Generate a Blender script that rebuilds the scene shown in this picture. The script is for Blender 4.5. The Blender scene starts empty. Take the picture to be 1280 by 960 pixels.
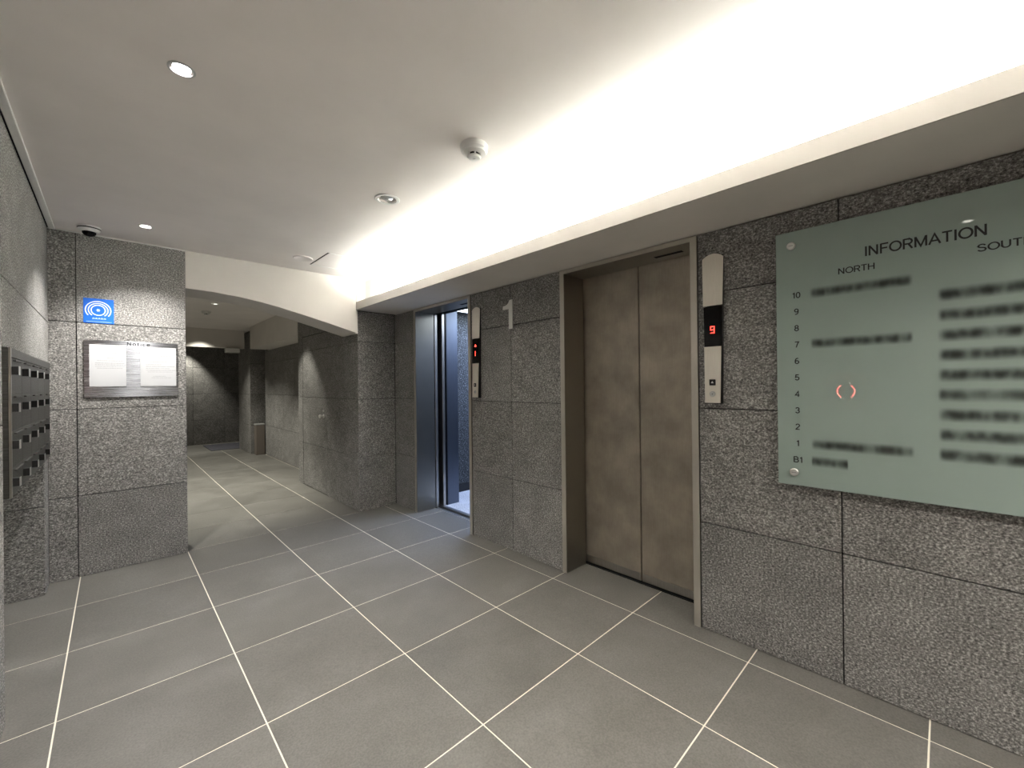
import bpy, bmesh, math, random
from mathutils import Vector, Matrix
random.seed(7)
S = bpy.context.scene
COL = S.collection

# ------------------------------------------------------------ camera
cam_d = bpy.data.cameras.new('camera'); cam = bpy.data.objects.new('camera', cam_d); COL.objects.link(cam)
YAW, PITCH, ROLL = 0.765, 0.0011, -0.0113
fw = Vector((math.sin(YAW)*math.cos(PITCH), math.cos(YAW)*math.cos(PITCH), math.sin(PITCH)))
r0 = Vector((math.cos(YAW), -math.sin(YAW), 0)); u0 = r0.cross(fw)
rr = math.cos(ROLL)*r0 + math.sin(ROLL)*u0; uu = -math.sin(ROLL)*r0 + math.cos(ROLL)*u0
M = Matrix((rr, uu, -fw)).transposed().to_4x4(); M.translation = Vector((0.775, -3.6506, 1.3161))
cam.matrix_world = M
cam_d.sensor_width = 36; cam_d.lens = 519.34*36/1280; cam_d.clip_start = 0.02; cam_d.clip_end = 60
S.camera = cam

# ------------------------------------------------------------ world, lights, exposure
w = bpy.data.worlds.new('world'); S.world = w; w.use_nodes = True
w.node_tree.nodes['Background'].inputs[0].default_value = (0.9, 0.95, 1, 1)
w.node_tree.nodes['Background'].inputs[1].default_value = 0.02
S.view_settings.view_transform = 'Standard'; S.view_settings.look = 'None'
S.view_settings.gamma = 1; S.view_settings.use_curve_mapping = False
S.view_settings.exposure = 1.2

def area(name, loc, sx, sy, power, col, rot=(0, 0, 0), spread=180):
    d = bpy.data.lights.new(name, 'AREA'); d.shape = 'RECTANGLE'; d.size = sx; d.size_y = sy
    d.energy = power; d.color = col; d.spread = math.radians(spread)
    o = bpy.data.objects.new(name, d); o.location = loc; o.rotation_euler = rot; COL.objects.link(o); return o
def spot(name, loc, power, col, ang=100, blend=.6, rad=.025, rot=(0, 0, 0)):
    d = bpy.data.lights.new(name, 'SPOT'); d.energy = power; d.color = col
    d.spot_size = math.radians(ang); d.spot_blend = blend; d.shadow_soft_size = rad
    o = bpy.data.objects.new(name, d); o.location = loc; o.rotation_euler = rot; COL.objects.link(o); return o
WARM = (1.0, .95, .86); NEUT = (1.0, .975, .93); COOL = (.40, .56, 1.0)
# concealed tubes in the ceiling cove (shine up out of the trough)
area('cove_lamp', (2.657, -2.95, 2.165), .05, 6.1, 54, (.975, .995, .94), rot=(math.pi, 0, 0))
DL = [(.954, -1.83, 62), (.942, .107, 54), (.95, -3.77, 42), (.95, -5.5, 42)]
for x, y, p in DL: spot('downlight_or_fill_lamp', (x, y, 2.405), p, NEUT, 112, .75)
spot('downlight_or_fill_lamp', (2.0, -5.0, 2.405), 75, WARM, 150, .9)  # added fill lamp behind the camera without a fixture, brightens floor and ceiling
HALLC = (1.0, .975, .86)
spot('downlight_or_fill_lamp', (1.0, 2.35, 2.425), 95, HALLC, 84, .45)
spot('downlight_or_fill_lamp', (2.2, 2.2, 2.425), 34, HALLC, 72, .5)
spot('downlight_or_fill_lamp', (1.77, 3.1, 2.425), 62, HALLC, 95, .6)
spot('downlight_or_fill_lamp', (1.6, 4.6, 2.425), 60, HALLC, 110, .6)
spot('downlight_or_fill_lamp', (1.95, 5.72, 2.425), 42, HALLC, 100, .8)
spot('downlight_or_fill_lamp', (1.93, 8.05, 2.425), 55, HALLC, 78, .6)
area('car_lamp', (4.17, -.26, 2.18), .8, 1.2, 16, COOL, spread=150)

# ------------------------------------------------------------ materials
def newmat(name):
    m = bpy.data.materials.new(name); m.use_nodes = True
    nt = m.node_tree; return m, nt, nt.nodes['Principled BSDF']
def N(nt, t, **kw):
    n = nt.nodes.new(t)
    for k, v in kw.items(): setattr(n, k, v)
    return n
def plain(name, col, rough=.5, metal=0, emit=0, spec=.5):
    m, nt, b = newmat(name)
    b.inputs['Base Color'].default_value = (*col, 1); b.inputs['Roughness'].default_value = rough
    b.inputs['Metallic'].default_value = metal; b.inputs['Specular IOR Level'].default_value = spec
    if emit: b.inputs['Emission Color'].default_value = (*col, 1); b.inputs['Emission Strength'].default_value = emit
    return m
def ramp(nt, stops, interp='LINEAR'):
    r = N(nt, 'ShaderNodeValToRGB'); r.color_ramp.interpolation = interp
    e = r.color_ramp.elements
    while len(e) < len(stops): e.new(.5)
    for i, (p, c) in enumerate(stops): e[i].position = p; e[i].color = (c, c, c, 1) if not isinstance(c, tuple) else (*c, 1)
    return r
def position_vec(nt, scale=(1, 1, 1), rnd=True):
    g = N(nt, 'ShaderNodeNewGeometry'); mp = N(nt, 'ShaderNodeMapping'); mp.inputs['Scale'].default_value = scale
    if rnd:
        oi = N(nt, 'ShaderNodeObjectInfo'); mu = N(nt, 'ShaderNodeMath', operation='MULTIPLY'); mu.inputs[1].default_value = 37
        nt.links.new(oi.outputs['Random'], mu.inputs[0]); ad = N(nt, 'ShaderNodeVectorMath', operation='ADD')
        nt.links.new(g.outputs['Position'], ad.inputs[0]); nt.links.new(mu.outputs[0], ad.inputs[1])
        nt.links.new(ad.outputs[0], mp.inputs[0])
    else: nt.links.new(g.outputs['Position'], mp.inputs[0])
    return mp.outputs[0]
def granite(name, dark, mid, light, bump=.5, tint=(1, .98, .94), sc=88):
    m, nt, b = newmat(name); L = nt.links
    v = position_vec(nt, (1, 1, 1.35))
    n1 = N(nt, 'ShaderNodeTexNoise'); n1.inputs['Scale'].default_value = sc; n1.inputs['Detail'].default_value = 4; n1.inputs['Roughness'].default_value = .72
    n2 = N(nt, 'ShaderNodeTexNoise'); n2.inputs['Scale'].default_value = 6; n2.inputs['Detail'].default_value = 3
    L.new(v, n1.inputs['Vector']); L.new(v, n2.inputs['Vector'])
    r = ramp(nt, [(.33, tuple(dark*t for t in tint)), (.44, tuple(mid*.72*t for t in tint)), (.53, tuple(mid*1.1*t for t in tint)), (.66, tuple(light*t for t in tint))])
    L.new(n1.outputs['Fac'], r.inputs[0])
    r2 = ramp(nt, [(.3, .86), (.7, 1.12)]); L.new(n2.outputs['Fac'], r2.inputs[0])
    oi = N(nt, 'ShaderNodeObjectInfo'); r3 = ramp(nt, [(0, .93), (1, 1.07)]); L.new(oi.outputs['Random'], r3.inputs[0])
    m1 = N(nt, 'ShaderNodeMix', data_type='RGBA', blend_type='MULTIPLY'); m1.inputs[0].default_value = 1
    L.new(r.outputs[0], m1.inputs[6]); L.new(r2.outputs[0], m1.inputs[7])
    m2 = N(nt, 'ShaderNodeMix', data_type='RGBA', blend_type='MULTIPLY'); m2.inputs[0].default_value = 1
    L.new(m1.outputs[2], m2.inputs[6]); L.new(r3.outputs[0], m2.inputs[7]); L.new(m2.outputs[2], b.inputs['Base Color'])
    b.inputs['Roughness'].default_value = .75; b.inputs['Specular IOR Level'].default_value = .25
    bp = N(nt, 'ShaderNodeBump'); bp.inputs['Strength'].default_value = bump; bp.inputs['Distance'].default_value = .003
    L.new(n1.outputs['Fac'], bp.inputs['Height']); L.new(bp.outputs[0], b.inputs['Normal'])
    return m
def tile_mat():
    m, nt, b = newmat('porcelain_tile'); L = nt.links
    v = position_vec(nt)
    n1 = N(nt, 'ShaderNodeTexNoise'); n1.inputs['Scale'].default_value = 4; n1.inputs['Detail'].default_value = 8; n1.inputs['Roughness'].default_value = .65
    n2 = N(nt, 'ShaderNodeTexNoise'); n2.inputs['Scale'].default_value = 140; n2.inputs['Detail'].default_value = 3
    L.new(v, n1.inputs['Vector']); L.new(v, n2.inputs['Vector'])
    r = ramp(nt, [(.3, (.115, .110, .098)), (.5, (.138, .132, .118)), (.72, (.166, .16, .146))]); L.new(n1.outputs['Fac'], r.inputs[0])
    r2 = ramp(nt, [(.3, .82), (.7, 1.18)]); L.new(n2.outputs['Fac'], r2.inputs[0])
    m1 = N(nt, 'ShaderNodeMix', data_type='RGBA', blend_type='MULTIPLY'); m1.inputs[0].default_value = 1
    L.new(r.outputs[0], m1.inputs[6]); L.new(r2.outputs[0], m1.inputs[7])
    oi = N(nt, 'ShaderNodeObjectInfo'); r3 = ramp(nt, [(0, .94), (1, 1.06)]); L.new(oi.outputs['Random'], r3.inputs[0])
    m2 = N(nt, 'ShaderNodeMix', data_type='RGBA', blend_type='MULTIPLY'); m2.inputs[0].default_value = 1
    L.new(m1.outputs[2], m2.inputs[6]); L.new(r3.outputs[0], m2.inputs[7]); L.new(m2.outputs[2], b.inputs['Base Color'])
    rr_ = ramp(nt, [(.3, .42), (.7, .56)]); L.new(n1.outputs['Fac'], rr_.inputs[0]); L.new(rr_.outputs[0], b.inputs['Roughness'])
    bp = N(nt, 'ShaderNodeBump'); bp.inputs['Strength'].default_value = .12; bp.inputs['Distance'].default_value = .001
    L.new(n2.outputs['Fac'], bp.inputs['Height']); L.new(bp.outputs[0], b.inputs['Normal'])
    b.inputs['Specular IOR Level'].default_value = .4
    return m
def steel(name, c1, c2, rough=.35, scale=(60, 60, 1.5), metal=1.0, blot=False):
    m, nt, b = newmat(name); L = nt.links
    v = position_vec(nt, scale, False)
    n1 = N(nt, 'ShaderNodeTexNoise'); n1.inputs['Scale'].default_value = 8; n1.inputs['Detail'].default_value = 3; L.new(v, n1.inputs['Vector'])
    r = ramp(nt, [(.3, c1), (.7, c2)]); L.new(n1.outputs['Fac'], r.inputs[0])
    out = r.outputs[0]
    if blot:
        v2 = position_vec(nt, (1, 1, 1), False)
        n2 = N(nt, 'ShaderNodeTexNoise'); n2.inputs['Scale'].default_value = 5; n2.inputs['Detail'].default_value = 7; n2.inputs['Roughness'].default_value = .6; L.new(v2, n2.inputs['Vector'])
        r2 = ramp(nt, [(.35, .82), (.68, 1.2)]); L.new(n2.outputs['Fac'], r2.inputs[0])
        mm = N(nt, 'ShaderNodeMix', data_type='RGBA', blend_type='MULTIPLY'); mm.inputs[0].default_value = 1
        L.new(out, mm.inputs[6]); L.new(r2.outputs[0], mm.inputs[7]); out = mm.outputs[2]
    L.new(out, b.inputs['Base Color']); b.inputs['Metallic'].default_value = metal
    r3 = ramp(nt, [(.3, rough*.85), (.7, rough*1.15)]); L.new(n1.outputs['Fac'], r3.inputs[0]); L.new(r3.outputs[0], b.inputs['Roughness'])
    return m
def plaster(name, col, rough=.85):
    m, nt, b = newmat(name); L = nt.links
    v = position_vec(nt, (1, 1, 1), False)
    n = N(nt, 'ShaderNodeTexNoise'); n.inputs['Scale'].default_value = 3; n.inputs['Detail'].default_value = 6; L.new(v, n.inputs['Vector'])
    r = ramp(nt, [(.3, tuple(c*.96 for c in col)), (.7, tuple(c*1.03 for c in col))]); L.new(n.outputs['Fac'], r.inputs[0])
    L.new(r.outputs[0], b.inputs['Base Color']); b.inputs['Roughness'].default_value = rough; b.inputs['Specular IOR Level'].default_value = .2
    n2 = N(nt, 'ShaderNodeTexNoise'); n2.inputs['Scale'].default_value = 220; L.new(v, n2.inputs['Vector'])
    bp = N(nt, 'ShaderNodeBump'); bp.inputs['Strength'].default_value = .08; bp.inputs['Distance'].default_value = .001
    L.new(n2.outputs['Fac'], bp.inputs['Height']); L.new(bp.outputs[0], b.inputs['Normal'])
    return m
GRAN = granite('flamed_granite', .038, .21, .57, tint=(1, .965, .915), sc=105)
GRANC = granite('car_granite', .006, .05, .26, .2, (.92, .97, 1.0), 62)
TILE = tile_mat()
GROUT = plain('cream_grout', (.78, .73, .62), .9)
BACKING = plain('joint_sealant', (.008, .008, .0075), .8)
CEIL = plaster('ceiling_paint', (.84, .795, .76))
BEAMW = plaster('beam_paint', (.72, .685, .64))
COVEW = plaster('cove_paint', (.86, .86, .84))
STEEL = steel('brushed_steel', (.42, .40, .37), (.56, .54, .50), .33)
STEELB = steel('jamb_steel', (.30, .285, .25), (.33, .312, .275), .34)
DOORM = steel('bronze_door_steel', (.37, .32, .26), (.43, .38, .315), .45, metal=.65, blot=True)
STEELN = steel('notice_steel', (.42, .43, .46), (.50, .51, .54), .27, scale=(1, 40, 60))
_b = STEELN.node_tree.nodes['Principled BSDF']; _b.inputs['Anisotropic'].default_value = .92; _b.inputs['Anisotropic Rotation'].default_value = .25
_t = STEELN.node_tree.nodes.new('ShaderNodeTangent'); _t.direction_type = 'RADIAL'; _t.axis = 'Z'
STEELN.node_tree.links.new(_t.outputs[0], _b.inputs['Tangent'])
PLATE = steel('satin_plate', (.74, .70, .62), (.82, .78, .70), .42, metal=.75)
CHROME = plain('satin_nickel', (.80, .79, .76), .28, .5)
EDGE = plain('frame_edge_steel', (.55, .52, .46), .42, .75)
ALU = plain('aluminium', (.62, .62, .60), .35, 1)
BLACK = plain('black_plastic', (.008, .008, .008), .35)
BLACKG = plain('black_glass', (.003, .003, .003), .15, spec=.2)
DARKGAP = plain('dark_gap', (.004, .004, .004), .9)
RED = plain('red_led', (1.0, .06, .04), .5, emit=1.6)
WHITEP = plain('white_plastic', (.78, .77, .74), .4)
GREYP = plain('grey_plastic', (.30, .30, .29), .5)
LAMP = plain('lamp_glow', (1.0, .99, .96), .4, emit=14)
PAPER = plaster('paper_white', (.60, .605, .62), .6)
INK = plain('printed_ink', (.012, .014, .014), .5)
INKG = plain('faint_print', (.36, .36, .38), .7)
BLUE = plain('blue_sticker', (.01, .13, .62), .35)
WHITEI = plain('white_print', (.80, .88, .95), .4)
LETTERW = plain('floor_number_white', (.78, .78, .74), .35)
MBOX = steel('mailbox_steel', (.055, .053, .048), (.10, .097, .09), .5, scale=(1, 6, 40))
MAT_ = granite('mat_weave', .03, .07, .11, .3, (.95, .93, 1.12))
CARPANEL = steel('car_panel_steel', (.15, .17, .21), (.18, .20, .24), .42)
CARFLOOR = granite('car_floor_vinyl', .35, .5, .7, .05, (.95, .96, 1.0))
# frosted green-grey glass
GLASS, nt, b = newmat('frosted_glass_board')
b.inputs['Base Color'].default_value = (.305, .38, .345, 1); b.inputs['Roughness'].default_value = .55
b.inputs['Coat Weight'].default_value = 1; b.inputs['Coat Roughness'].default_value = .01; b.inputs['Specular IOR Level'].default_value = .1
# smeared print: dark blots with soft edges, fully clear between them
def smear_mat():
    m, nt, b = newmat('smeared_print'); L = nt.links
    tc = N(nt, 'ShaderNodeTexCoord'); sp = N(nt, 'ShaderNodeSeparateXYZ'); L.new(tc.outputs['Generated'], sp.inputs[0])
    def hump(sock, k):
        a = N(nt, 'ShaderNodeMath', operation='SUBTRACT'); a.inputs[1].default_value = .5; L.new(sock, a.inputs[0])
        c = N(nt, 'ShaderNodeMath', operation='ABSOLUTE'); L.new(a.outputs[0], c.inputs[0])
        r = N(nt, 'ShaderNodeMapRange', interpolation_type='SMOOTHSTEP'); r.inputs[1].default_value = .5; r.inputs[2].default_value = k; L.new(c.outputs[0], r.inputs[0]); return r.outputs[0]
    hz = hump(sp.outputs[2], .0); hy = hump(sp.outputs[1], .45)
    v = position_vec(nt, (1, 1, .35)); n = N(nt, 'ShaderNodeTexNoise'); n.inputs['Scale'].default_value = 30; n.inputs['Detail'].default_value = 1; L.new(v, n.inputs['Vector'])
    r = ramp(nt, [(.3, .35), (.68, 1.0)]); L.new(n.outputs['Fac'], r.inputs[0])
    a = N(nt, 'ShaderNodeMath', operation='MULTIPLY'); L.new(hz, a.inputs[0]); L.new(hy, a.inputs[1])
    c = N(nt, 'ShaderNodeMath', operation='MULTIPLY'); L.new(a.outputs[0], c.inputs[0]); L.new(r.outputs[0], c.inputs[1])
    d = N(nt, 'ShaderNodeMath', operation='MULTIPLY'); L.new(c.outputs[0], d.inputs[0]); d.inputs[1].default_value = .52
    b.inputs['Base Color'].default_value = (.045, .05, .045, 1); b.inputs['Roughness'].default_value = .7
    L.new(d.outputs[0], b.inputs['Alpha']); return m
SMEAR = smear_mat()

# ------------------------------------------------------------ mesh helpers
def box_bm(bm, lo, hi, bev=0):
    x0, y0, z0 = lo; x1, y1, z1 = hi
    c = [(x0,y0,z0),(x1,y0,z0),(x1,y1,z0),(x0,y1,z0),(x0,y0,z1),(x1,y0,z1),(x1,y1,z1),(x0,y1,z1)]
    vs = [bm.verts.new(p) for p in c]
    fs = [bm.faces.new([vs[i] for i in f]) for f in ((3,2,1,0),(4,5,6,7),(0,1,5,4),(1,2,6,5),(2,3,7,6),(3,0,4,7))]
    if bev:
        es = list({e for f in fs for e in f.edges})
        bmesh.ops.bevel(bm, geom=es, offset=bev, segments=1, profile=.5, affect='EDGES')
def cyl_bm(bm, c, axis, prof, seg=32, cap=True):
    """lathe: prof = [(radius, offset along axis)], axis vector"""
    a = Vector(axis).normalized(); t = a.orthogonal().normalized(); s = a.cross(t); c = Vector(c)
    rings = []
    for rad, off in prof:
        if rad < 1e-6: rings.append([bm.verts.new(c + a*off)])
        else: rings.append([bm.verts.new(c + a*off + t*rad*math.cos(2*math.pi*i/seg) + s*rad*math.sin(2*math.pi*i/seg)) for i in range(seg)])
    for A, B in zip(rings, rings[1:]):
        for i in range(seg):
            j = (i+1) % seg
            if len(A) == 1 and len(B) == 1: continue
            if len(A) == 1: bm.faces.new([A[0], B[i], B[j]])
            elif len(B) == 1: bm.faces.new([A[i], A[j], B[0]])
            else: bm.faces.new([A[i], A[j], B[j], B[i]])
    if cap:
        if len(rings[0]) > 2: bm.faces.new(rings[0])
        if len(rings[-1]) > 2: bm.faces.new(rings[-1])
def prism_bm(bm, pts, d):
    d = Vector(d); A = [bm.verts.new(p) for p in pts]; B = [bm.verts.new(Vector(p)+d) for p in pts]
    bm.faces.new(A); bm.faces.new(B[::-1])
    for i in range(len(A)):
        j = (i+1) % len(A); bm.faces.new([A[j], A[i], B[i], B[j]])
def link(name, bm, mat, parent=None, smooth=False, loc=None):
    bmesh.ops.recalc_face_normals(bm, faces=bm.faces)
    me = bpy.data.meshes.new(name)
    if loc is not None: bmesh.ops.translate(bm, verts=bm.verts, vec=-Vector(loc))
    bm.to_mesh(me); bm.free(); me.materials.append(mat)
    if smooth:
        for p in me.polygons: p.use_smooth = True
        me.set_sharp_from_angle(angle=math.radians(35))
    o = bpy.data.objects.new(name, me); COL.objects.link(o)
    if loc is not None: o.location = loc
    if parent: put(o, parent)
    return o
def put(o, parent):
    o.parent = parent; o.location = o.location - abs_loc(parent)
def abs_loc(o):
    v = Vector(o.location)
    while o.parent: o = o.parent; v += o.location
    return v
def box(name, lo, hi, mat, parent=None, bev=0):
    bm = bmesh.new(); box_bm(bm, lo, hi, bev)
    c = (Vector(lo)+Vector(hi))/2
    return link(name, bm, mat, parent, loc=c)
def boxes(name, bl, mat, parent=None, bev=0):
    bm = bmesh.new()
    for lo, hi in bl: box_bm(bm, lo, hi, bev)
    return link(name, bm, mat, parent, loc=Vector(bl[0][0]))
def lathe(name, c, axis, prof, mat, parent=None, seg=32, cap=True):
    bm = bmesh.new(); cyl_bm(bm, c, axis, prof, seg, cap); return link(name, bm, mat, parent, True, loc=Vector(c))
def tag(o, label, cat, group=None):
    o['label'] = label; o['category'] = cat
    if group: o['group'] = group
    return o
def thing(name, loc, label, cat, group=None):
    o = bpy.data.objects.new(name, None); o.empty_display_size = .1; o.location = loc; COL.objects.link(o); return tag(o, label, cat, group)
def struct(o): o['kind'] = 'structure'; return o
def _arc(cx, cy, rx, ry, a0, a1, n=14):
    return [(cx+rx*math.cos(math.radians(a0+(a1-a0)*i/n)), cy+ry*math.sin(math.radians(a0+(a1-a0)*i/n))) for i in range(n+1)]
# grotesque capitals and figures as centre lines, cap height 1: glyph -> (advance, strokes)
GL = {
 'I': (.30, [[(.15, 0), (.15, 1)]]),
 'N': (.86, [[(.12, 0), (.12, 1)], [(.12, .98), (.70, .02)], [(.70, 0), (.70, 1)]]),
 'F': (.70, [[(.12, 0), (.12, 1)], [(.12, .95), (.66, .95)], [(.12, .52), (.58, .52)]]),
 'O': (.94, [_arc(.47, .5, .39, .45, 0, 360, 32)]),
 'R': (.80, [[(.12, 0), (.12, 1)], [(.12, .95), (.46, .95)] + _arc(.46, .715, .22, .235, 90, -90) + [(.12, .48)], [(.44, .48), (.70, 0)]]),
 'M': (.98, [[(.12, 0), (.12, 1)], [(.12, .98), (.48, .05), (.84, .98)], [(.84, 0), (.84, 1)]]),
 'A': (.84, [[(.05, 0), (.41, .97), (.77, 0)], [(.18, .33), (.64, .33)]]),
 'T': (.74, [[(.05, .95), (.69, .95)], [(.37, 0), (.37, .95)]]),
 'H': (.84, [[(.12, 0), (.12, 1)], [(.70, 0), (.70, 1)], [(.12, .52), (.70, .52)]]),
 'S': (.80, [_arc(.39, .72, .26, .23, 15, 180) + _arc(.39, .72, .26, .19, 180, 250, 6) + _arc(.40, .27, .28, .24, 75, -20, 10) + _arc(.40, .27, .28, .22, -20, -170, 12)]),
 'U': (.84, [[(.12, 1), (.12, .36)] + _arc(.41, .36, .29, .31, 180, 360) + [(.70, 1)]]),
 'B': (.80, [[(.12, 0), (.12, 1)], [(.12, .95), (.42, .95)] + _arc(.42, .735, .20, .215, 90, -90) + [(.12, .52)], [(.42, .52)] + _arc(.44, .285, .24, .235, 90, -90) + [(.12, .05)]]),
 '0': (.66, [_arc(.33, .5, .24, .45, 0, 360, 28)]),
 '1': (.50, [[(.10, .76), (.24, .80), (.32, .96)], [(.32, 0), (.32, .98)]]),
 '2': (.66, [_arc(.33, .70, .23, .25, 170, -20) + [(.12, .12), (.10, .05), (.58, .05)]]),
 '3': (.66, [_arc(.32, .73, .21, .22, 165, -90), _arc(.32, .28, .24, .23, 90, -165)]),
 '4': (.66, [[(.46, 0), (.46, .95), (.07, .28), (.61, .28)]]),
 '5': (.66, [[(.55, .95), (.18, .95), (.12, .50)] + _arc(.32, .32, .24, .27, 125, -160)]),
 '6': (.66, [_arc(.33, .30, .23, .25, 0, 360, 20), _arc(.38, .45, .28, .50, 65, 190)]),
 '7': (.66, [[(.08, .95), (.58, .95), (.40, .55), (.26, 0)]]),
 '8': (.66, [_arc(.33, .735, .20, .215, 0, 360, 20), _arc(.33, .275, .24, .235, 0, 360, 20)]),
 '9': (.66, [_arc(.33, .70, .23, .25, 0, 360, 20), _arc(.28, .55, .28, .50, 10, -115)]),
 'o': (.66, [_arc(.33, .33, .25, .30, 0, 360, 24)]),
 't': (.42, [[(.20, .88), (.20, .15), (.24, .05), (.37, .04)], [(.05, .64), (.37, .64)]]),
 'i': (.28, [[(.14, 0), (.14, .68)], [(.14, .86), (.14, .98)]]),
 'c': (.62, [_arc(.33, .33, .25, .30, 45, 315, 20)]),
 'e': (.66, [[(.08, .35)] + [(.57, .35)] + _arc(.33, .33, .25, .30, 5, 320, 22)]),
}
def text_mesh(name, s, cap, mat, parent, loc, rot, align='LEFT', xs=1.0, ext=.0006, wt=.115, spacing=0.0):
    bm = bmesh.new(); x = 0
    for ch in s:
        adv, strokes = GL[ch]
        for st_ in strokes:
            P = [Vector(((x+p[0]), p[1])) for p in st_]; n = len(P); closed = n > 8 and (P[0]-P[-1]).length < 1e-4
            L_ = []
            for i, p in enumerate(P):
                a = P[i-1] if i else (P[-2] if closed else None); b_ = P[i+1] if i < n-1 else (P[1] if closed else None)
                d1 = (p-a).normalized() if a is not None else None; d2 = (b_-p).normalized() if b_ is not None else None
                d1 = d1 if d1 is not None else d2; d2 = d2 if d2 is not None else d1
                n1 = Vector((-d1.y, d1.x)); n2 = Vector((-d2.y, d2.x)); m_ = (n1+n2)
                m_ = m_.normalized() if m_.length > .3 else n1
                k = wt/2/max(.45, m_.dot(n1)); L_.append((p+m_*k, p-m_*k))
            for zz, flip in ((ext, 0), (0, 1)):
                V_ = [(bm.verts.new((a.x, a.y, zz)), bm.verts.new((b_.x, b_.y, zz))) for a, b_ in L_]
                if not flip: T_ = V_
                for (a, b_), (c, d) in zip(V_, V_[1:]):
                    bm.faces.new([a, b_, d, c] if not flip else [c, d, b_, a])
            for q in (0, 1):
                for i in range(n-1): bm.faces.new([T_[i][q], T_[i+1][q], V_[i+1][q], V_[i][q]])
            if not closed:
                for i in (0, -1): bm.faces.new([T_[i][0], T_[i][1], V_[i][1], V_[i][0]])
        x += adv + spacing
    off = {'LEFT': 0, 'CENTER': -x/2}[align]
    for v in bm.verts: v.co = Vector(((v.co.x+off)*cap*xs, v.co.y*cap, v.co.z))
    bmesh.ops.transform(bm, matrix=rot.to_4x4(), verts=bm.verts)
    me = bpy.data.meshes.new(name); bm.to_mesh(me); bm.free(); me.materials.append(mat)
    o = bpy.data.objects.new(name, me); COL.objects.link(o); o.location = loc
    if parent: put(o, parent)
    return o
# text facing -X (read by someone looking +X): local x -> -Y, local y -> Z
ROT_X = Matrix(((0, 0, -1), (-1, 0, 0), (0, 1, 0)))
# text facing -Y: local x -> +X, local y -> Z
ROT_Y = Matrix(((1, 0, 0), (0, 0, -1), (0, 1, 0)))

_pc = {}
def piece(name, lo, hi, mat, parent, bev=.0015):
    """one slab with chamfered edges; slabs of one size share mesh data"""
    lo = Vector(lo); hi = Vector(hi); d = hi-lo; key = (round(d.x, 4), round(d.y, 4), round(d.z, 4), mat.name)
    if key not in _pc:
        bm = bmesh.new(); box_bm(bm, -d/2, d/2, bev); bmesh.ops.recalc_face_normals(bm, faces=bm.faces)
        me = bpy.data.meshes.new(name); bm.to_mesh(me); bm.free(); me.materials.append(mat); _pc[key] = me
    o = bpy.data.objects.new(name, _pc[key]); COL.objects.link(o); o.location = (lo+hi)/2 - abs_loc(parent); o.parent = parent
    return o
G = .0025; TH = .02      # half joint, slab thickness
CZ = [0, .568, 1.178, 1.787, 2.42]
def courses(z0, z1, cz=CZ):
    e = [z0] + [z for z in cz if z0+.03 < z < z1-.03] + [z1]
    return list(zip(e, e[1:]))
def clad_x(parent, X, ys, z0, z1, side=1, mat=None, cz=CZ, th=TH):
    """slabs on a wall face at X; side=+1: the wall lies to +X of its face"""
    for a, b_ in zip(ys, ys[1:]):
        for c, d in courses(z0, z1, cz):
            j = random.uniform(0, .0008)
            piece('stone_panel', (X+j if side > 0 else X-th, a+G, c+G), (X+th if side > 0 else X-j, b_-G, d-G), mat or GRAN, parent)
def clad_y(parent, Y, xs, z0, z1, side=1, mat=None, cz=CZ, th=TH):
    for a, b_ in zip(xs, xs[1:]):
        for c, d in courses(z0, z1, cz):
            j = random.uniform(0, .0008)
            piece('stone_panel', (a+G, Y+j if side > 0 else Y-th, c+G), (b_-G, Y+th if side > 0 else Y-j, d-G), mat or GRAN, parent)

XE, XL, YN, ZC, ZS = 3.045, .46, .558, 2.42, 2.11
YB = -6.2
# ------------------------------------------------------------ floor
fl = struct(box('floor', (-.1, YB-.1, -.12), (3.262, 8.5, -.0016), GROUT))
xe = [0, .6, 1.2, 1.8, 2.4, 2.915, 3.262]
g = .0027
for i in range(-11, 14):
    y0, y1 = i*.6, (i+1)*.6
    for a, b_ in zip(xe, xe[1:]):
        piece('floor_tile', (a+g, y0+g, -.009), (b_-g, y1-g, 0), TILE, fl, .001)

# ------------------------------------------------------------ right wall (elevators)
segs = [(.18, .60), (-1.785, -.775), (YB, -2.735)]
wr = struct(boxes('wall_right', [((XE+TH, a, 0), (XE+.17, b_, ZS)) for a, b_ in segs], BACKING))
clad_x(wr, XE, [.18, .60], 0, ZS-.004)
clad_x(wr, XE, [-1.785, -1.28, -.775], 0, ZS-.004)
clad_x(wr, XE, [YB, -5.75, -5.145, -4.54, -3.94, -3.337, -2.735], 0, ZS-.004)
# corner pier + hallway wall with the flush stone door
XH = 2.625
wc = struct(box('wall_corner_pier', (XH+TH, .60+TH, 0), (3.3, 2.55, 2.44), BACKING))
clad_y(wc, .60, [XH, XE], 0, ZS-.004)
clad_x(wc, XH, [.602, 1.49], 0, 2.438)
clad_x(wc, XH, [2.37, 2.55], 0, 2.438)
clad_x(wc, XH, [1.49, 2.37], 1.985, 2.438, cz=[])
dr = struct(box('door_1', (XH+.012, 1.493, .006), (XH+.019, 2.367, 1.978), BACKING))
for c, d in courses(.006, 1.98): piece('door_panel', (XH+.003, 1.496, c+G), (XH+.012, 2.364, d-G), GRAN, dr)
kn = lathe('door_handle', (XH+.003, 1.60, .955), (-1, 0, 0), [(.026, 0), (.026, .006), (.009, .008), (.009, .03), (.022, .036), (.025, .05), (.018, .058), (0, .06)], CHROME, dr)
lathe('keyhole_plate', (XH+.003, 1.60, 1.02), (-1, 0, 0), [(.014, 0), (.014, .008), (.009, .012), (0, .012)], CHROME, dr)

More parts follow.
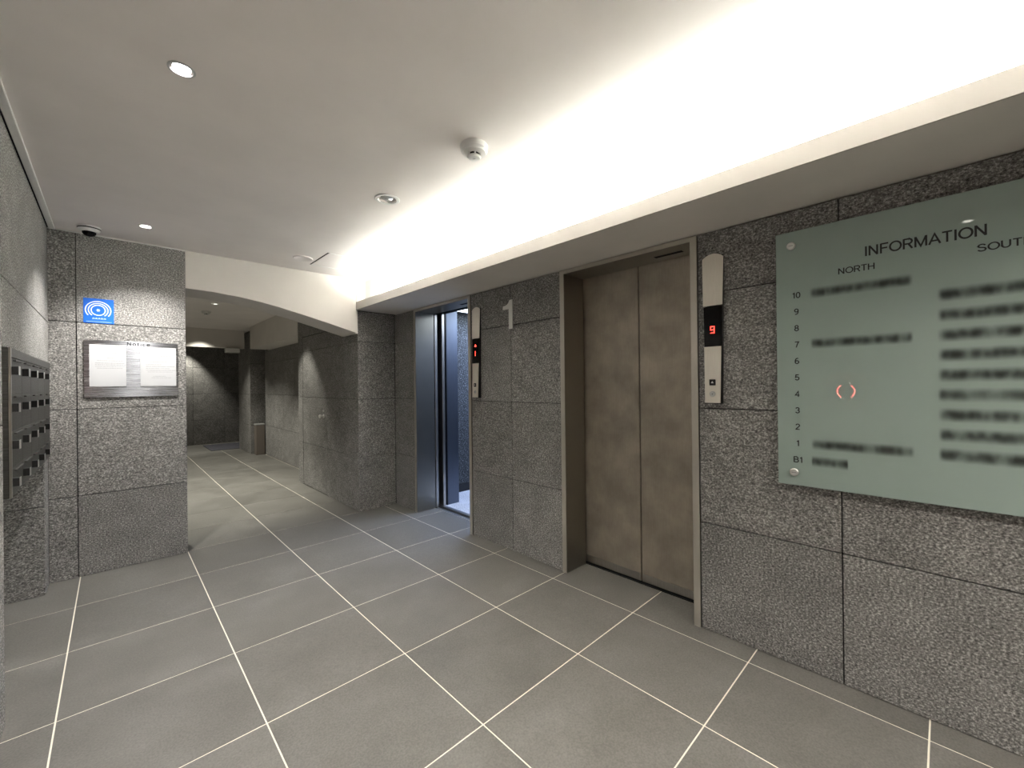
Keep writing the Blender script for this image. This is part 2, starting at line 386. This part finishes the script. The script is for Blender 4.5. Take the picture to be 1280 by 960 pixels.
# ------------------------------------------------------------ back wall with notices, arch beam
wb = struct(box('wall_back', (.04, YN+TH, 0), (1.2-TH, .95, ZC), BACKING))
clad_y(wb, YN, [.452, .591, 1.2], 0, ZC-.006)
clad_x(wb, 1.2, [YN+TH, .95], 0, ZC-.006, side=-1)
clad_y(wb, .95+TH, [.6, 1.2], 0, 2.42, side=-1)
box('edge_bead', (XL, YN-.008, ZC-.007), (1.2, YN+.004, ZC), WHITEP, wb)
bm = bmesh.new()
prof = [(1.2, 2.118), (1.38, 2.113), (1.571, 2.097), (1.72, 2.076), (1.87, 2.048), (2.017, 2.014), (2.16, 1.98), (2.309, 1.942), (2.44, 1.908), (2.592, 1.868)]
pts = [(x, YN, z) for x, z in prof] + [(2.592, YN, 2.439), (1.2, YN, 2.439)]
prism_bm(bm, pts, (0, .392, 0))
struct(link('trim_1_arch_beam', bm, BEAMW, loc=Vector((1.9, YN, 2.2))))
struct(box('trim_2_beam_stub', (2.593, .595, 1.866), (XH-.001, .95, 2.439), BEAMW))

# ------------------------------------------------------------ left wall: niche under the mailboxes
NY0, NY1 = -1.08, .35
wl = struct(boxes('wall_left', [((.26, YB, 0), (XL-TH, NY0-TH, ZC)), ((.26, NY0-TH, 1.49), (XL-TH, YN, ZC)),
                                ((.04, NY0, 0), (.08, NY1+TH, 1.49)), ((.04, NY1+TH, 0), (XL-.006-TH, YN+TH, 1.49))], BACKING))
clad_x(wl, XL, [YB, -5.2, -4.0, -2.5, NY0], 0, ZC-.004, side=-1)
clad_x(wl, XL, [NY0, YN], 1.49, ZC-.004, side=-1, cz=[1.772])
clad_y(wl, NY1, [.08, XL-.006], 0, 1.49)
clad_x(wl, XL-.006, [NY1+TH, YN], 0, 1.49, side=-1, cz=[])
clad_y(wl, NY0, [.28, XL-TH], 0, 1.49, side=-1)
clad_x(wl, .1, [NY0, NY1], 0, 1.49, side=-1)
tr = struct(box('trim_3_ceiling_channel', (XL-.001, YB, ZC-.004), (XL+.007, YN, ZC+.01), DARKGAP))  # solid near-black strip painted as the shade of an open shadow gap
box('channel_strip', (XL+.007, YB, ZC-.012), (XL+.036, YN-.01, ZC+.005), WHITEP, tr, .002)
# wall behind the camera
wf = struct(box('wall_front', (.3, YB-.1, 0), (3.2, YB-TH, 2.42), BACKING))
clad_y(wf, YB, [XL, 1.1, 1.75, 2.4, XE], 0, 2.415, side=-1)

# ------------------------------------------------------------ ceiling with round cut-outs, cove
def slab_with_holes(name, x0, x1, y0, y1, z, th, holes, mat):
    xs = sorted({x0, x1} | {h[0]-h[2] for h in holes} | {h[0]+h[2] for h in holes})
    ys = sorted({y0, y1} | {h[1]-h[2] for h in holes} | {h[1]+h[2] for h in holes})
    bm = bmesh.new(); cache = {}
    def v(x, y, zz):
        k = (round(x, 5), round(y, 5), zz)
        if k not in cache: cache[k] = bm.verts.new((x, y, zz))
        return cache[k]
    solid = set()
    for i in range(len(xs)-1):
        for j in range(len(ys)-1):
            mx, my = (xs[i]+xs[i+1])/2, (ys[j]+ys[j+1])/2
            if not any(abs(mx-h[0]) < h[2] and abs(my-h[1]) < h[2] for h in holes): solid.add((i, j))
    for (i, j) in solid:
        a, b_, c, d = xs[i], xs[i+1], ys[j], ys[j+1]
        bm.faces.new([v(a, c, z), v(a, d, z), v(b_, d, z), v(b_, c, z)])
        bm.faces.new([v(a, c, z+th), v(b_, c, z+th), v(b_, d, z+th), v(a, d, z+th)])
        for (ni, nj), (p, q) in {(i-1, j): ((a, c), (a, d)), (i+1, j): ((b_, c), (b_, d)), (i, j-1): ((a, c), (b_, c)), (i, j+1): ((a, d), (b_, d))}.items():
            if (ni, nj) not in solid: bm.faces.new([v(*p, z), v(*q, z), v(*q, z+th), v(*p, z+th)])
    return link(name, bm, mat)
HOLES = [(.954, -1.83, .026), (.942, .107, .026), (.95, -3.77, .026), (1.953, -1.375, .045)]
struct(slab_with_holes('ceiling', .26, 2.70, YB-.1, YN+.02, ZC, .12, HOLES, CEIL))
struct(box('ceiling_hallway', (.3, .95, 2.44), (3.9, 8.6, 2.54), CEIL))
cv = struct(boxes('trim_4_cove_bulkhead', [((2.600, YB, ZS), (XE+.02, .60, ZS+.015)), ((2.606, YB, ZS+.015), (2.612, .60, 2.186))], BEAMW))
box('lip_board', (2.598, YB, ZS-.001), (2.606, .60, 2.188), plaster('lip_paint_dimmed', (.56, .53, .49)), cv)  # darker copy of the beam paint, dims the lip in place of weaker light
box('cove_back_panel', (2.702, YB, ZS+.015), (2.72, .60, 2.54), COVEW, cv)
box('cove_end_panel', (2.614, .585, ZS+.0155), (2.702, .60, 2.42), COVEW, cv)
boxes('lining', [((2.72, YB, 2.40), (XE+.2, .60, 2.54))], COVEW, cv)
for k in range(5):
    y = -5.4+k*1.28
    t = lathe('fluorescent_tube', (2.657, y-.59, 2.147), (0, 1, 0), [(.0, 0), (.008, 0), (.008, 1.18), (0, 1.18)], LAMP, None, 12)
    tag(t, 'white fluorescent tube hidden in the cove trough, '+['nearest the rear wall','second from the rear wall','midway along the trough','second from the arch','nearest the arch'][k], 'light tube', 'tubes in the cove trough')

# ------------------------------------------------------------ hallway shell
wh = struct(box('wall_hall_right', (2.93+TH, 2.55, 0), (3.2, 5.6, 2.44), BACKING))
clad_x(wh, 2.93, [2.56, 3.2, 3.8, 4.4, 5.0, 5.6], 0, 2.03)
struct(box('trim_5_hall_beam', (2.62, 2.552, 2.03), (3.2, 5.3, 2.44), BEAMW))
struct(box('trim_6_far_beam', (.5, 6.0, 2.09), (2.665, 6.15, 2.44), BEAMW))
wp = struct(box('wall_hall_pillar', (2.73+TH, 5.87+TH, 0), (3.85, 6.9, 2.44), BACKING))
clad_x(wp, 2.73, [5.87, 6.9], 0, 2.435)
clad_y(wp, 5.87, [2.73, 3.3, 3.85], 0, 2.435)
wk = struct(box('wall_hall_far', (.3, 8.33+TH, 0), (3.9, 8.5, 2.44), BACKING))
clad_y(wk, 8.33, [.3, .9, 1.5, 2.1, 2.7, 3.3, 3.9], 0, 2.435)
wq = struct(box('wall_hall_left', (.2, .95+TH, 0), (.55-TH, 8.4, 2.44), BACKING))
clad_x(wq, .55, [.97+i*1.2 for i in range(6)]+[8.33], 0, 2.43, side=-1)
struct(boxes('wall_passage_end', [((3.85, 5.2, 0), (3.95, 8.5, 2.44)), ((3.2, 5.5, 0), (3.9, 5.6, 2.44))], BACKING))
struct(box('floor_passage', (3.262, 5.5, -.12), (3.9, 8.5, 0), TILE))
m = tag(box('floor_mat', (2.235, 6.92, 0), (3.4, 8.03, .012), MAT_, None, .003), 'dark bluish grey doormat on the floor at the far end of the hallway', 'mat')
bn = thing('bin', (2.85, 5.70, 0), 'slim brown grey upright bin standing by the dark recess at the end of the hallway', 'bin')
bm = bmesh.new(); box_bm(bm, (2.77, 5.62, .0), (2.925, 5.78, .575), .006); link('body', bm, plain('bin_laminate', (.16, .135, .115), .6), bn, loc=Vector((2.85, 5.7, 0)))
box('rim', (2.765, 5.615, .575), (2.93, 5.785, .60), GREYP, bn, .004)
sb = thing('wall_box', (2.46, 5.97, 2.04), 'small pale grey box mounted under the far white beam in the hallway', 'box')
box('housing', (2.34, 5.93, 1.995), (2.58, 6.04, 2.089), plain('pale_grey_box', (.5, .5, .46), .6), sb, .006)
box('cover', (2.35, 5.922, 2.005), (2.57, 5.93, 2.08), WHITEP, sb, .002)

# ------------------------------------------------------------ elevators
def entrance(Y1, Y0, label, closed):
    """Y1 > Y0: outer edges of the frame"""
    t = thing('elevator_entrance', (XE+.1, (Y0+Y1)/2, 0), label, 'elevator')
    fw_ = .038
    for a, b_ in ((Y1-fw_, Y1-.001), (Y0+.001, Y0+fw_)): box('jamb', (XE-.006, a, .001), (3.262, b_, 2.105), STEELB, t, .0015)
    box('header', (XE-.006, Y0+fw_, 2.078), (3.262, Y1-fw_, 2.105), STEELB, t, .0015)
    e_ = .036
    boxes('frame_edge', [((XE-.008, Y1-e_, .001), (XE-.006, Y1-.001, 2.105)), ((XE-.008, Y0+.001, .001), (XE-.006, Y0+e_, 2.105)), ((XE-.008, Y0+e_, 2.079), (XE-.006, Y1-e_, 2.105))], EDGE, t)
    box('sensor_slot', (XE+.10, Y0+.13, 2.0765), (XE+.13, Y0+.30, 2.078), DARKGAP, t)
    box('sill', (3.270, Y0+fw_, -.02), (3.30, Y1-fw_, 0), DARKGAP if closed else ALU, t, .001)  # sill under closed doors coloured black, standing in for shade in the gap
    box('sill_gap', (3.262, Y0+.01, -.03), (3.268, Y1-.01, -.012), DARKGAP, t)
    Yc = (Y0+Y1)/2
    if closed:
        for a, b_ in ((Y0+fw_-.01, Yc-.003), (Yc+.003, Y1-fw_+.01)):
            d = box('door_panel', (3.272, a, .013), (3.304, b_, 2.12), DOORM, t, .003)
            box('kick_strip', (3.2705, a+.006, .018), (3.272, b_-.006, .066), STEEL, d)
        box('shaft_backing', (3.306, Y0, 0), (3.33, Y1, 2.13), DARKGAP, t)
    else:
        for s, a in ((1, Y1-fw_-.006), (-1, Y0+fw_+.006)):
            b_ = a + s*.43
            box('door_panel', (3.268, min(a, b_), .006), (3.30, max(a, b_), 2.075), STEEL, t, .002)
    return t
e2 = entrance(-1.785, -2.735, 'closed elevator entrance with two bronze steel door panels in a steel frame', True)
e1 = entrance(.18, -.775, 'open elevator entrance showing a blue lit car beyond its steel frame', False)
# lift car
ct = thing('elevator_car', (4.1, -.3, 0), 'blue lit elevator car with speckled granite side wall behind the open entrance', 'elevator car')
box('car_floor', (3.385, -1.12, -.05), (4.86, .52, 0), CARFLOOR, ct)
box('car_sill', (3.345, -.75, -.02), (3.385, .15, .001), ALU, ct, .001)
cw = box('side_wall', (3.58, .50, 0), (4.86, .52, 2.25), GRANC, ct)
box('side_wall', (3.58, -1.12, 0), (4.86, -1.10, 2.25), GRANC, ct)
box('rear_wall', (4.84, -1.10, 0), (4.86, .50, 2.25), GRANC, ct)
for s in (1, -1):
    ya, yb = (.145, .52) if s > 0 else (-1.12, -.735)
    box('front_column', (3.425, ya, 0), (3.575, yb, 2.25), CARPANEL, ct, .003)
    box('column_edge_strip', (3.414, ya if s > 0 else yb-.02, 0), (3.425, ya+.02 if s > 0 else yb, 2.1), BLACK, ct)
    box('car_door', (3.362, ya-.006 if s > 0 else yb-.4, .006), (3.395, ya+.4 if s > 0 else yb+.006, 2.12), STEEL, ct, .002)
box('car_header', (3.40, -1.12, 2.102), (3.424, .52, 2.25), BLACK, ct)
cc = box('car_ceiling', (3.424, -1.12, 2.205), (4.86, .52, 2.28), CARPANEL, ct)
box('light_panel', (3.72, -.92, 2.195), (4.62, .37, 2.204), plain('car_light_diffuser', (.75, .86, 1.0), .5, emit=3.5), ct)
boxes('skirting', [((3.58, .488, 0), (4.84, .50, .10)), ((3.58, -1.10, 0), (4.84, -1.088, .10)), ((4.828, -1.08, 0), (4.84, .48, .10))], BLACK, ct)
# shaft walls around the car gap
struct(boxes('wall_shaft', [((3.22, .62, -.1), (3.42, .66, 2.5)), ((3.33, .60, -.1), (4.9, .64, 2.5)), ((3.30, -1.30, -.1), (4.9, -1.26, 2.5)),
                            ((4.9, -1.3, -.1), (4.94, .64, 2.5)), ((3.262, -1.26, -.6), (4.9, .6, -.56)), ((3.264, -1.26, 2.094), (3.398, .60, 2.5))], DARKGAP))

# ------------------------------------------------------------ hall indicators
SEG = {'a': ((-1, 1), (1, 1)), 'b': ((1, 1), (1, 0)), 'c': ((1, 0), (1, -1)), 'd': ((-1, -1), (1, -1)), 'e': ((-1, 0), (-1, -1)), 'f': ((-1, 1), (-1, 0)), 'g': ((-1, 0), (1, 0))}
def seg_digit(segs_, cx, cy, cz, w_, h_, t_, parent, name='digit'):
    bm = bmesh.new()
    for s in segs_:
        (a, b_), (c, d) = SEG[s]
        y0, y1 = sorted((cy - a*w_, cy - c*w_)); z0, z1 = sorted((cz + b_*h_, cz + d*h_))
        box_bm(bm, (cx-.0006, y0-t_, z0-t_), (cx, y1+t_, z1+t_))
    return link(name, bm, RED, parent, loc=Vector((cx, cy, cz)))
def indicator(Yc, label, floor_):
    t = thing('elevator_call_panel', (XE, Yc, 1.2), label, 'call panel')
    Z0, Z1 = 1.205, 1.985
    hw = lambda z: .041 + (.0525-.041)*(z-Z0)/(Z1-Z0)
    px_ = lambda z: XE-.030 + .020*(z-Z0)/(Z1-Z0)        # front face leans back towards the top
    def plate(name, z0, z1, mat, dx, inset=0., arc=0., parent=t):
        pts = []
        n = 10
        for i in range(n+1):
            y = -1+2*i/n; pts.append((y, z1 + arc*(1-y*y) - arc))
        pts = [(y*(hw(z1)-inset), z) for y, z in pts] + [((hw(z0)-inset), z0), (-(hw(z0)-inset), z0)]
        bm = bmesh.new(); prism_bm(bm, [(px_(z)-dx, Yc+y, z) for y, z in pts], (.0035, 0, 0)); return link(name, bm, mat, parent, loc=Vector((XE, Yc, z0)))
    # body
    bm = bmesh.new()
    prism_bm(bm, [(px_(Z0), Yc-hw(Z0), Z0), (px_(Z1), Yc-hw(Z1), Z1-.012), (XE-.001, Yc-hw(Z1), Z1-.012), (XE-.001, Yc-hw(Z0), Z0)], (0, .078, 0))
    link('body', bm, BLACK, t, loc=Vector((XE, Yc, Z0)))
    plate('upper_faceplate', 1.715, Z1, PLATE, .0035, .0, .022)
    plate('display_window', 1.502, 1.714, BLACKG, .0045, .004, .006)
    lp = plate('lower_faceplate', Z0+.004, 1.501, PLATE, .0035, .003, 0)
    zb = 1.315; xb = px_(zb)-.0035
    bt = box('call_button', (xb-.004, Yc-.0155, zb-.0155), (xb, Yc+.0155, zb+.0155), BLACK, t, .002)
    bm = bmesh.new(); prism_bm(bm, [(xb-.0048, Yc-.007, zb-.004), (xb-.0048, Yc+.007, zb-.004), (xb-.0048, Yc, zb+.007)], (.0006, 0, 0)); link('up_arrow', bm, WHITEP, bt, loc=Vector((xb, Yc, zb)))
    zk = 1.255
    k = lathe('key_switch', (px_(zk)-.0035, Yc, zk), (-1, 0, 0), [(.0145, 0), (.0145, .002), (.011, .004), (.011, .003), (.006, .003), (.006, .006), (0, .006)], ALU, t, 24)
    box('keyhole', (px_(zk)-.0105, Yc-.0012, zk-.004), (px_(zk)-.0094, Yc+.0012, zk+.004), BLACK, k)
    if floor_ == 9:
        seg_digit('abcdfg', px_(1.588)-.0046, Yc, 1.588, .0088, .0165, .0019, t)
    else:
        zc = 1.645; x = px_(zc)-.0046
        bm = bmesh.new(); prism_bm(bm, [(x, Yc-.015, zc), (x, Yc+.015, zc), (x, Yc, zc+.02)], (.0006, 0, 0)); box_bm(bm, (x, Yc-.005, zc-.016), (x+.0006, Yc+.005, zc)); link('red_arrow', bm, RED, t, loc=Vector((x, Yc, zc)))
        seg_digit('bc', px_(1.585)-.0046, Yc+.010, 1.585, .010, .0175, .003, t)
indicator(-2.818, 'tall satin steel call panel showing a red 9 right of the closed elevator', 9)
indicator(-.862, 'tall satin steel call panel showing a red arrow beside the open elevator', 1)
# floor number
bm = bmesh.new()
prism_bm(bm, [(XE-.006, -u, z) for u, z in ((1.262, 1.755), (1.304, 1.755), (1.304, 1.985), (1.274, 1.985), (1.256, 1.958), (1.232, 1.946), (1.195, 1.942), (1.195, 1.914), (1.262, 1.914))], (.006, 0, 0))
t1 = link('floor_number', bm, LETTERW, loc=Vector((XE, -1.28, 1.757)))
tag(t1, 'white raised numeral 1 on the granite wall between the two elevators', 'sign')

# ------------------------------------------------------------ information board
ib = thing('information_board', (3.03, -3.605, .845), 'large frosted green glass information board mounted on the granite wall', 'sign')
box('glass_panel', (3.02, -4.10, .842), (3.032, -3.107, 2.0), GLASS, ib, .001)
for y, z in ((-3.169, 1.934), (-3.171, .901), (-4.04, 1.934), (-4.04, .901)):
    s = lathe('standoff', (XE-.001, y, z), (-1, 0, 0), [(.010, 0), (.010, .025), (.0175, .0252), (.0175, .031), (.014, .034), (0, .034)], ALU, ib, 28)
    box('screw_slot', (XE-.0362, y-.009, z-.0015), (XE-.0352, y+.009, z+.0015), GREYP, s)
xt = 3.0192
text_mesh('title_lettering', 'INFORMATION', .040, INK, ib, (xt, -3.424, 1.829), ROT_X, xs=1.025, wt=.145)
text_mesh('heading_lettering', 'NORTH', .0255, INK, ib, (xt, -3.337, 1.771), ROT_X, xs=1.14, wt=.15)
text_mesh('heading_lettering', 'SOUTH', .0265, INK, ib, (xt, -3.734, 1.773), ROT_X, xs=1.2, wt=.15)
zs = 1.707
for i, s in enumerate(['10', '9', '8', '7', '6', '5', '4', '3', '2', '1', 'B1']):
    text_mesh('floor_lettering', s, .0265, INK, ib, (xt, -3.186, 1.707-.0747*i-.0132), ROT_X, 'CENTER', xs=1.08, wt=.155)
def smear(y0, y1, z, h=.056): box('blurred_name_line', (xt-.0006, y0, z-h/2), (xt-.0002, y1, z+h/2), SMEAR, ib)
for i, y1 in ((0, -3.57), (3, -3.57), (9, -3.57), (10, -3.366)): smear(y1, -3.235, 1.707-.0747*i)
for i in range(9): smear(-4.0, -3.63, 1.632-.0747*i if i else 1.634, .062)

# ------------------------------------------------------------ notice board, papers, sticker
nb = thing('notice_board', (.886, YN, 1.26), 'brushed steel notice board with the heading Notice on the granite wall', 'notice board')
box('plate', (.627, YN-.010, 1.257), (1.145, YN-.0005, 1.668), STEELN, nb, .001)
text_mesh('heading_lettering', 'Notice', .026, INK, nb, (.850, YN-.0104, 1.6375), ROT_Y, xs=1.2, ext=.0004, wt=.15, spacing=.14)
def paper(x0, x1, z0, z1, tilt, label, rows):
    p = box('paper_notice', (x0, YN-.0125, z0), (x1, YN-.0110, z1), PAPER, None)
    tag(p, label, 'paper')
    rnd = random.Random(int(x0*1000)); bm = bmesh.new()
    for a, b_, z, h in rows:
        x = x0 + a*(x1-x0)
        while x < x0 + b_*(x1-x0):
            wd = rnd.uniform(.004, .014); box_bm(bm, (x, YN-.0128, z0+z*(z1-z0)), (x+wd, YN-.0125, z0+z*(z1-z0)+h)); x += wd + rnd.uniform(.001, .004)
    o = link('printed_text', bm, INKG, p, loc=Vector((x0, YN, z0))); o['kind'] = 'stuff'
    return p
paper(.654, .846, 1.335, 1.637, 0, 'white paper notice on the left half of the steel notice board',
      [(.05, .4, .90, .003), (.8, .95, .90, .003), (.58, .8, .81, .003), (.55, .85, .79, .003), (.48, .68, .67, .004), (.2, .9, .61, .003), (.15, .95, .55, .004), (.15, .95, .51, .004), (.15, .95, .47, .003), (.2, .85, .43, .003)])
paper(.924, 1.134, 1.335, 1.630, 0, 'white paper notice on the right half of the steel notice board',
      [(.1, .45, .86, .003), (.8, .95, .86, .003), (.55, .85, .77, .004), (.5, .85, .72, .004), (.27, .75, .62, .003), (.15, .55, .55, .003), (.15, .95, .50, .004), (.15, .8, .45, .003), (.15, .95, .40, .004), (.2, .9, .36, .003), (.35, .7, .25, .003), (.3, .8, .21, .003)])
st = thing('security_sticker', (.705, YN, 1.79), 'small blue sticker with white concentric rings above the notice board', 'sticker')
box('sticker_sheet', (.627, YN-.0022, 1.789), (.783, YN-.0002, 1.965), BLUE, st)
def arc_bm(bm, cx, cz, rx, rz, a0, a1, wd, y):
    n = 40; P = []
    for i in range(n+1):
        a = math.radians(a0+(a1-a0)*i/n); P.append(((cx+rx*math.cos(a), y, cz+rz*math.sin(a)), (cx+(rx-wd)*math.cos(a), y, cz+(rz-wd)*math.sin(a))))
    V_ = [(bm.verts.new(p), bm.verts.new(q)) for p, q in P]
    for (a, b_), (c, d) in zip(V_, V_[1:]): bm.faces.new([a, b_, d, c])
bm = bmesh.new(); cx, cz, yy = .702, 1.882, YN-.0026
arc_bm(bm, cx, cz, .068, .066, -38, 218, .006, yy); arc_bm(bm, cx, cz, .053, .052, -50, 230, .006, yy); arc_bm(bm, cx, cz, .039, .039, 0, 360, .006, yy)
link('ring_emblem', bm, WHITEI, st, loc=Vector((cx, YN, cz)))
bm = bmesh.new()
for k in range(6):
    a = math.radians(60*k); ps = [(cx+r_*math.cos(a+o_), yy, cz+r_*math.sin(a+o_)) for r_, o_ in ((.012, 0), (.006, .5), (0, 0), (.006, -.5))]
    bm.faces.new([bm.verts.new(p) for p in ps])
link('star_emblem', bm, WHITEI, st, loc=Vector((cx, YN, cz)))
bm = bmesh.new()
for k in range(5):
    x = .672+k*.0145; z = 1.817
    for lo, hi in (((0, .008), (.011, .0095)), ((0, .0035), (.011, .005)), ((.0047, 0), (.0063, .012)), ((0, 0), (.0013, .0095)), ((.0097, 0), (.011, .0095))):
        box_bm(bm, (x+lo[0], YN-.0027, z+lo[1]), (x+hi[0], YN-.0022, z+hi[1]))
link('small_lettering', bm, WHITEI, st, loc=Vector((.7, YN, 1.82)))
box('underline', (.64, YN-.0027, 1.799), (.77, YN-.0022, 1.8005), WHITEI, st)

# ------------------------------------------------------------ mailbox bank
mb = thing('mailbox_bank', (XL, -.365, .885), 'dark steel bank of wall mailboxes with black knobs set over a niche', 'mailboxes')
box('cabinet', (.12, NY0+.002, .885), (.4745, NY1-.002, 1.488), MBOX, mb, .002)
box('end_flange', (.4745, NY0+.002, .885), (.482, NY0+.02, 1.488), STEELB, mb, .001)
box('top_rail', (.4745, NY0+.02, 1.449), (.481, NY1-.002, 1.487), MBOX, mb, .001)
rows_ = [(1.447, 1.299), (1.297, 1.149), (1.147, .998), (.996, .887)]
dy = (NY1-.002-(NY0+.02))/5
for zt, zb_ in rows_:
    for k in range(5):
        y0 = NY0+.02+k*dy
        d = piece('mailbox_door', (.4745, y0+.001, zb_), (.479, y0+dy-.001, zt), MBOX, mb, .001)
        zc = zt-.052
        kb = piece('knob', (.479, y0+.012, zc-.0165), (.4985, y0+.042, zc+.0165), BLACK, d, .001)
        piece('knob_face', (.4985, y0+.010, zc-.018), (.5005, y0+.044, zc+.018), ALU, d, .0005)
        piece('slot_lip', (.479, y0+.06, zt-.012), (.487, y0+dy-.03, zt-.007), MBOX, d, .0005)

# ------------------------------------------------------------ ceiling fixtures
def downlight(x, y, z, label, lit=True, R=.040, r=.031):
    t = thing('downlight', (x, y, z), label, 'downlight')
    lathe('trim_ring', (x, y, z), (0, 0, -1), [(r, -.001), (R, -.001), (R, .0015), (R-.004, .003), (r+.001, .003), (r-.002, -.03), (r, -.03), (r, -.001)], ALU, t, 40, cap=False)
    lathe('housing', (x, y, z), (0, 0, 1), [(r-.002, .02), (r-.002, .07), (0, .07)], GREYP, t, 32, cap=False)
    lathe('lamp_lens', (x, y, z), (0, 0, 1), [(0, .018), (r-.006, .016), (r-.003, .02), (0, .021)], LAMP if lit else GREYP, t, 28, cap=False)
    return t
downlight(.954, -1.83, ZC, 'lit round downlight in the lobby ceiling, the larger one nearest the camera')
downlight(.942, .107, ZC, 'small lit downlight close to the wall with the notice board')
downlight(.95, -3.77, ZC, 'lit downlight at the near end of the lobby ceiling, farthest from the arch')
# unlit recessed fixture
t = thing('recessed_sprinkler', (1.953, -1.375, ZC), 'unlit round recessed ceiling fixture with a domed centre near the bright cove', 'ceiling fixture')
lathe('trim_ring', (1.953, -1.375, ZC), (0, 0, -1), [(.050, -.001), (.073, -.001), (.073, .002), (.068, .005), (.054, .004), (.048, -.022), (.050, -.022)], WHITEP, t, 48, cap=False)
lathe('cup', (1.953, -1.375, ZC), (0, 0, 1), [(.049, .02), (.04, .045), (0, .05)], GREYP, t, 40, cap=False)
lathe('lamp_dome', (1.953, -1.375, ZC), (0, 0, -1), [(.036, -.014), (.034, -.006), (.022, 0), (.016, .001), (.014, .004), (0, .006)], ALU, t, 32, cap=False)
# smoke detectors
def detector(x, y, z, label, s=1.0):
    t = thing('smoke_detector', (x, y, z), label, 'smoke detector')
    lathe('base', (x, y, z), (0, 0, -1), [(.062*s, 0), (.064*s, .004*s), (.062*s, .022*s), (.058*s, .026*s)], WHITEP, t, 48)
    lathe('skirt', (x, y, z), (0, 0, -1), [(.056*s, .026*s), (.058*s, .030*s), (.054*s, .036*s), (.030*s, .038*s)], WHITEP, t, 48)
    lathe('chamber', (x, y, z), (0, 0, -1), [(.024*s, .038*s), (.024*s, .050*s)], BLACK, t, 24)
    for k in range(6):
        a = k*math.pi/3; p = Vector((x+.029*s*math.cos(a), y+.029*s*math.sin(a), z-.045*s))
        lathe('post', p+Vector((0, 0, .008*s)), (0, 0, -1), [(.004*s, 0), (.004*s, .016*s)], WHITEP, t, 8)
    lathe('cap', (x, y, z), (0, 0, -1), [(.030*s, .050*s), (.032*s, .053*s), (.026*s, .058*s), (.006*s, .059*s), (.005*s, .056*s), (0, .056*s)], WHITEP, t, 40)
detector(1.985, -2.155, ZC, 'white round smoke detector projecting from the lobby ceiling')
detector(1.77, 3.86, 2.44, 'dim smoke detector on the hallway ceiling beyond the arch', .9)
t = tag(lathe('ceiling_disc', (1.957, .15, ZC), (0, 0, -1), [(.078, 0), (.078, .004), (.072, .009), (.066, .009), (.060, .006), (0, .007)], CEIL, None, 48), 'flat white round ceiling cover beside the access hatch', 'ceiling cover')
t = tag(lathe('ceiling_disc', (1.80, 2.55, 2.44), (0, 0, -1), [(.07, 0), (.07, .006), (.064, .01), (0, .010)], CEIL, None, 40), 'dim flat round cover on the hallway ceiling just beyond the arch', 'ceiling cover')
t = thing('downlight', (1.77, 3.1, 2.44), 'tiny bright downlight on the dark hallway ceiling beyond the arch', 'downlight')
lathe('trim_ring', (1.77, 3.1, 2.44), (0, 0, -1), [(.045, 0), (.045, .003), (.038, .006), (.034, .004), (.032, .001)], WHITEP, t, 32)
lathe('lamp_lens', (1.77, 3.1, 2.438), (0, 0, -1), [(.02, 0), (.018, .004), (0, .006)], plain('dim_lens', (.9, .88, .8), .4, emit=1.0), t, 24)
# security dome camera
t = thing('dome_camera', (.665, .37, ZC), 'white dome security camera with a black lens window near the ceiling corner', 'camera')
lathe('base', (.665, .37, ZC), (0, 0, -1), [(.058, 0), (.060, .006), (.056, .020), (.046, .034), (.038, .036)], WHITEP, t, 40)
lathe('dome', (.665, .37, ZC), (0, 0, -1), [(.036, .034), (.034, .048), (.026, .058), (.012, .064), (0, .065)], BLACKG, t, 32)
bm = bmesh.new(); cyl_bm(bm, (.665, .37, ZC), (0, 0, -1), [(.0595, .011), (.0592, .015), (.0578, .0185)], 40, False); link('vent_slot', bm, BLACK, t, True, loc=Vector((.665, .37, ZC)))
# access hatch
t = thing('access_hatch', (2.28, .08, ZC), 'square access hatch flush in the ceiling next to the cove', 'hatch')
hx0, hx1, hy0, hy1 = 2.06, 2.50, -.138, .300
boxes('frame', [((hx0+.012, hy0, ZC-.003), (hx1, hy0+.010, ZC)), ((hx0+.012, hy1-.010, ZC-.003), (hx1, hy1, ZC)), ((hx1-.010, hy0, ZC-.003), (hx1, hy1, ZC))], WHITEP, t)
box('hatch_panel', (hx0+.014, hy0+.012, ZC-.002), (hx1-.012, hy1-.012, ZC), CEIL, t)
box('open_joint', (hx0, hy0, ZC-.0012), (hx0+.010, hy1, ZC), DARKGAP, t)
# card reader with a red ring on the left wall beside the camera (its reflection shows in the glass board)
t = thing('ring_reader', (XL, -3.03, 1.22), 'round wall reader with a glowing red ring on the near left wall', 'reader')
lathe('reader_body', (XL, -3.03, 1.22), (1, 0, 0), [(.085, 0), (.085, .015), (.07, .02), (0, .02)], BLACK, t, 40)
_rg = plain('red_ring_glow', (1, .16, .13), .5, emit=21)
for a0 in (-58, 122):
    bm = bmesh.new(); n = 20; P = []
    for i in range(n+1):
        a = math.radians(a0+116*i/n); c_, s_ = math.cos(a), math.sin(a)
        P.append([bm.verts.new((XL+dx, -3.03+r_*c_, 1.22+r_*s_)) for r_, dx in ((.066, .020), (.066, .024), (.059, .024), (.059, .020))])
    for A, B in zip(P, P[1:]):
        for q in range(4): bm.faces.new([A[q], B[q], B[(q+1) % 4], A[(q+1) % 4]])
    bm.faces.new(P[0]); bm.faces.new(P[-1][::-1]); link('glow_ring', bm, _rg, t, loc=Vector((XL, -3.03, 1.22)))
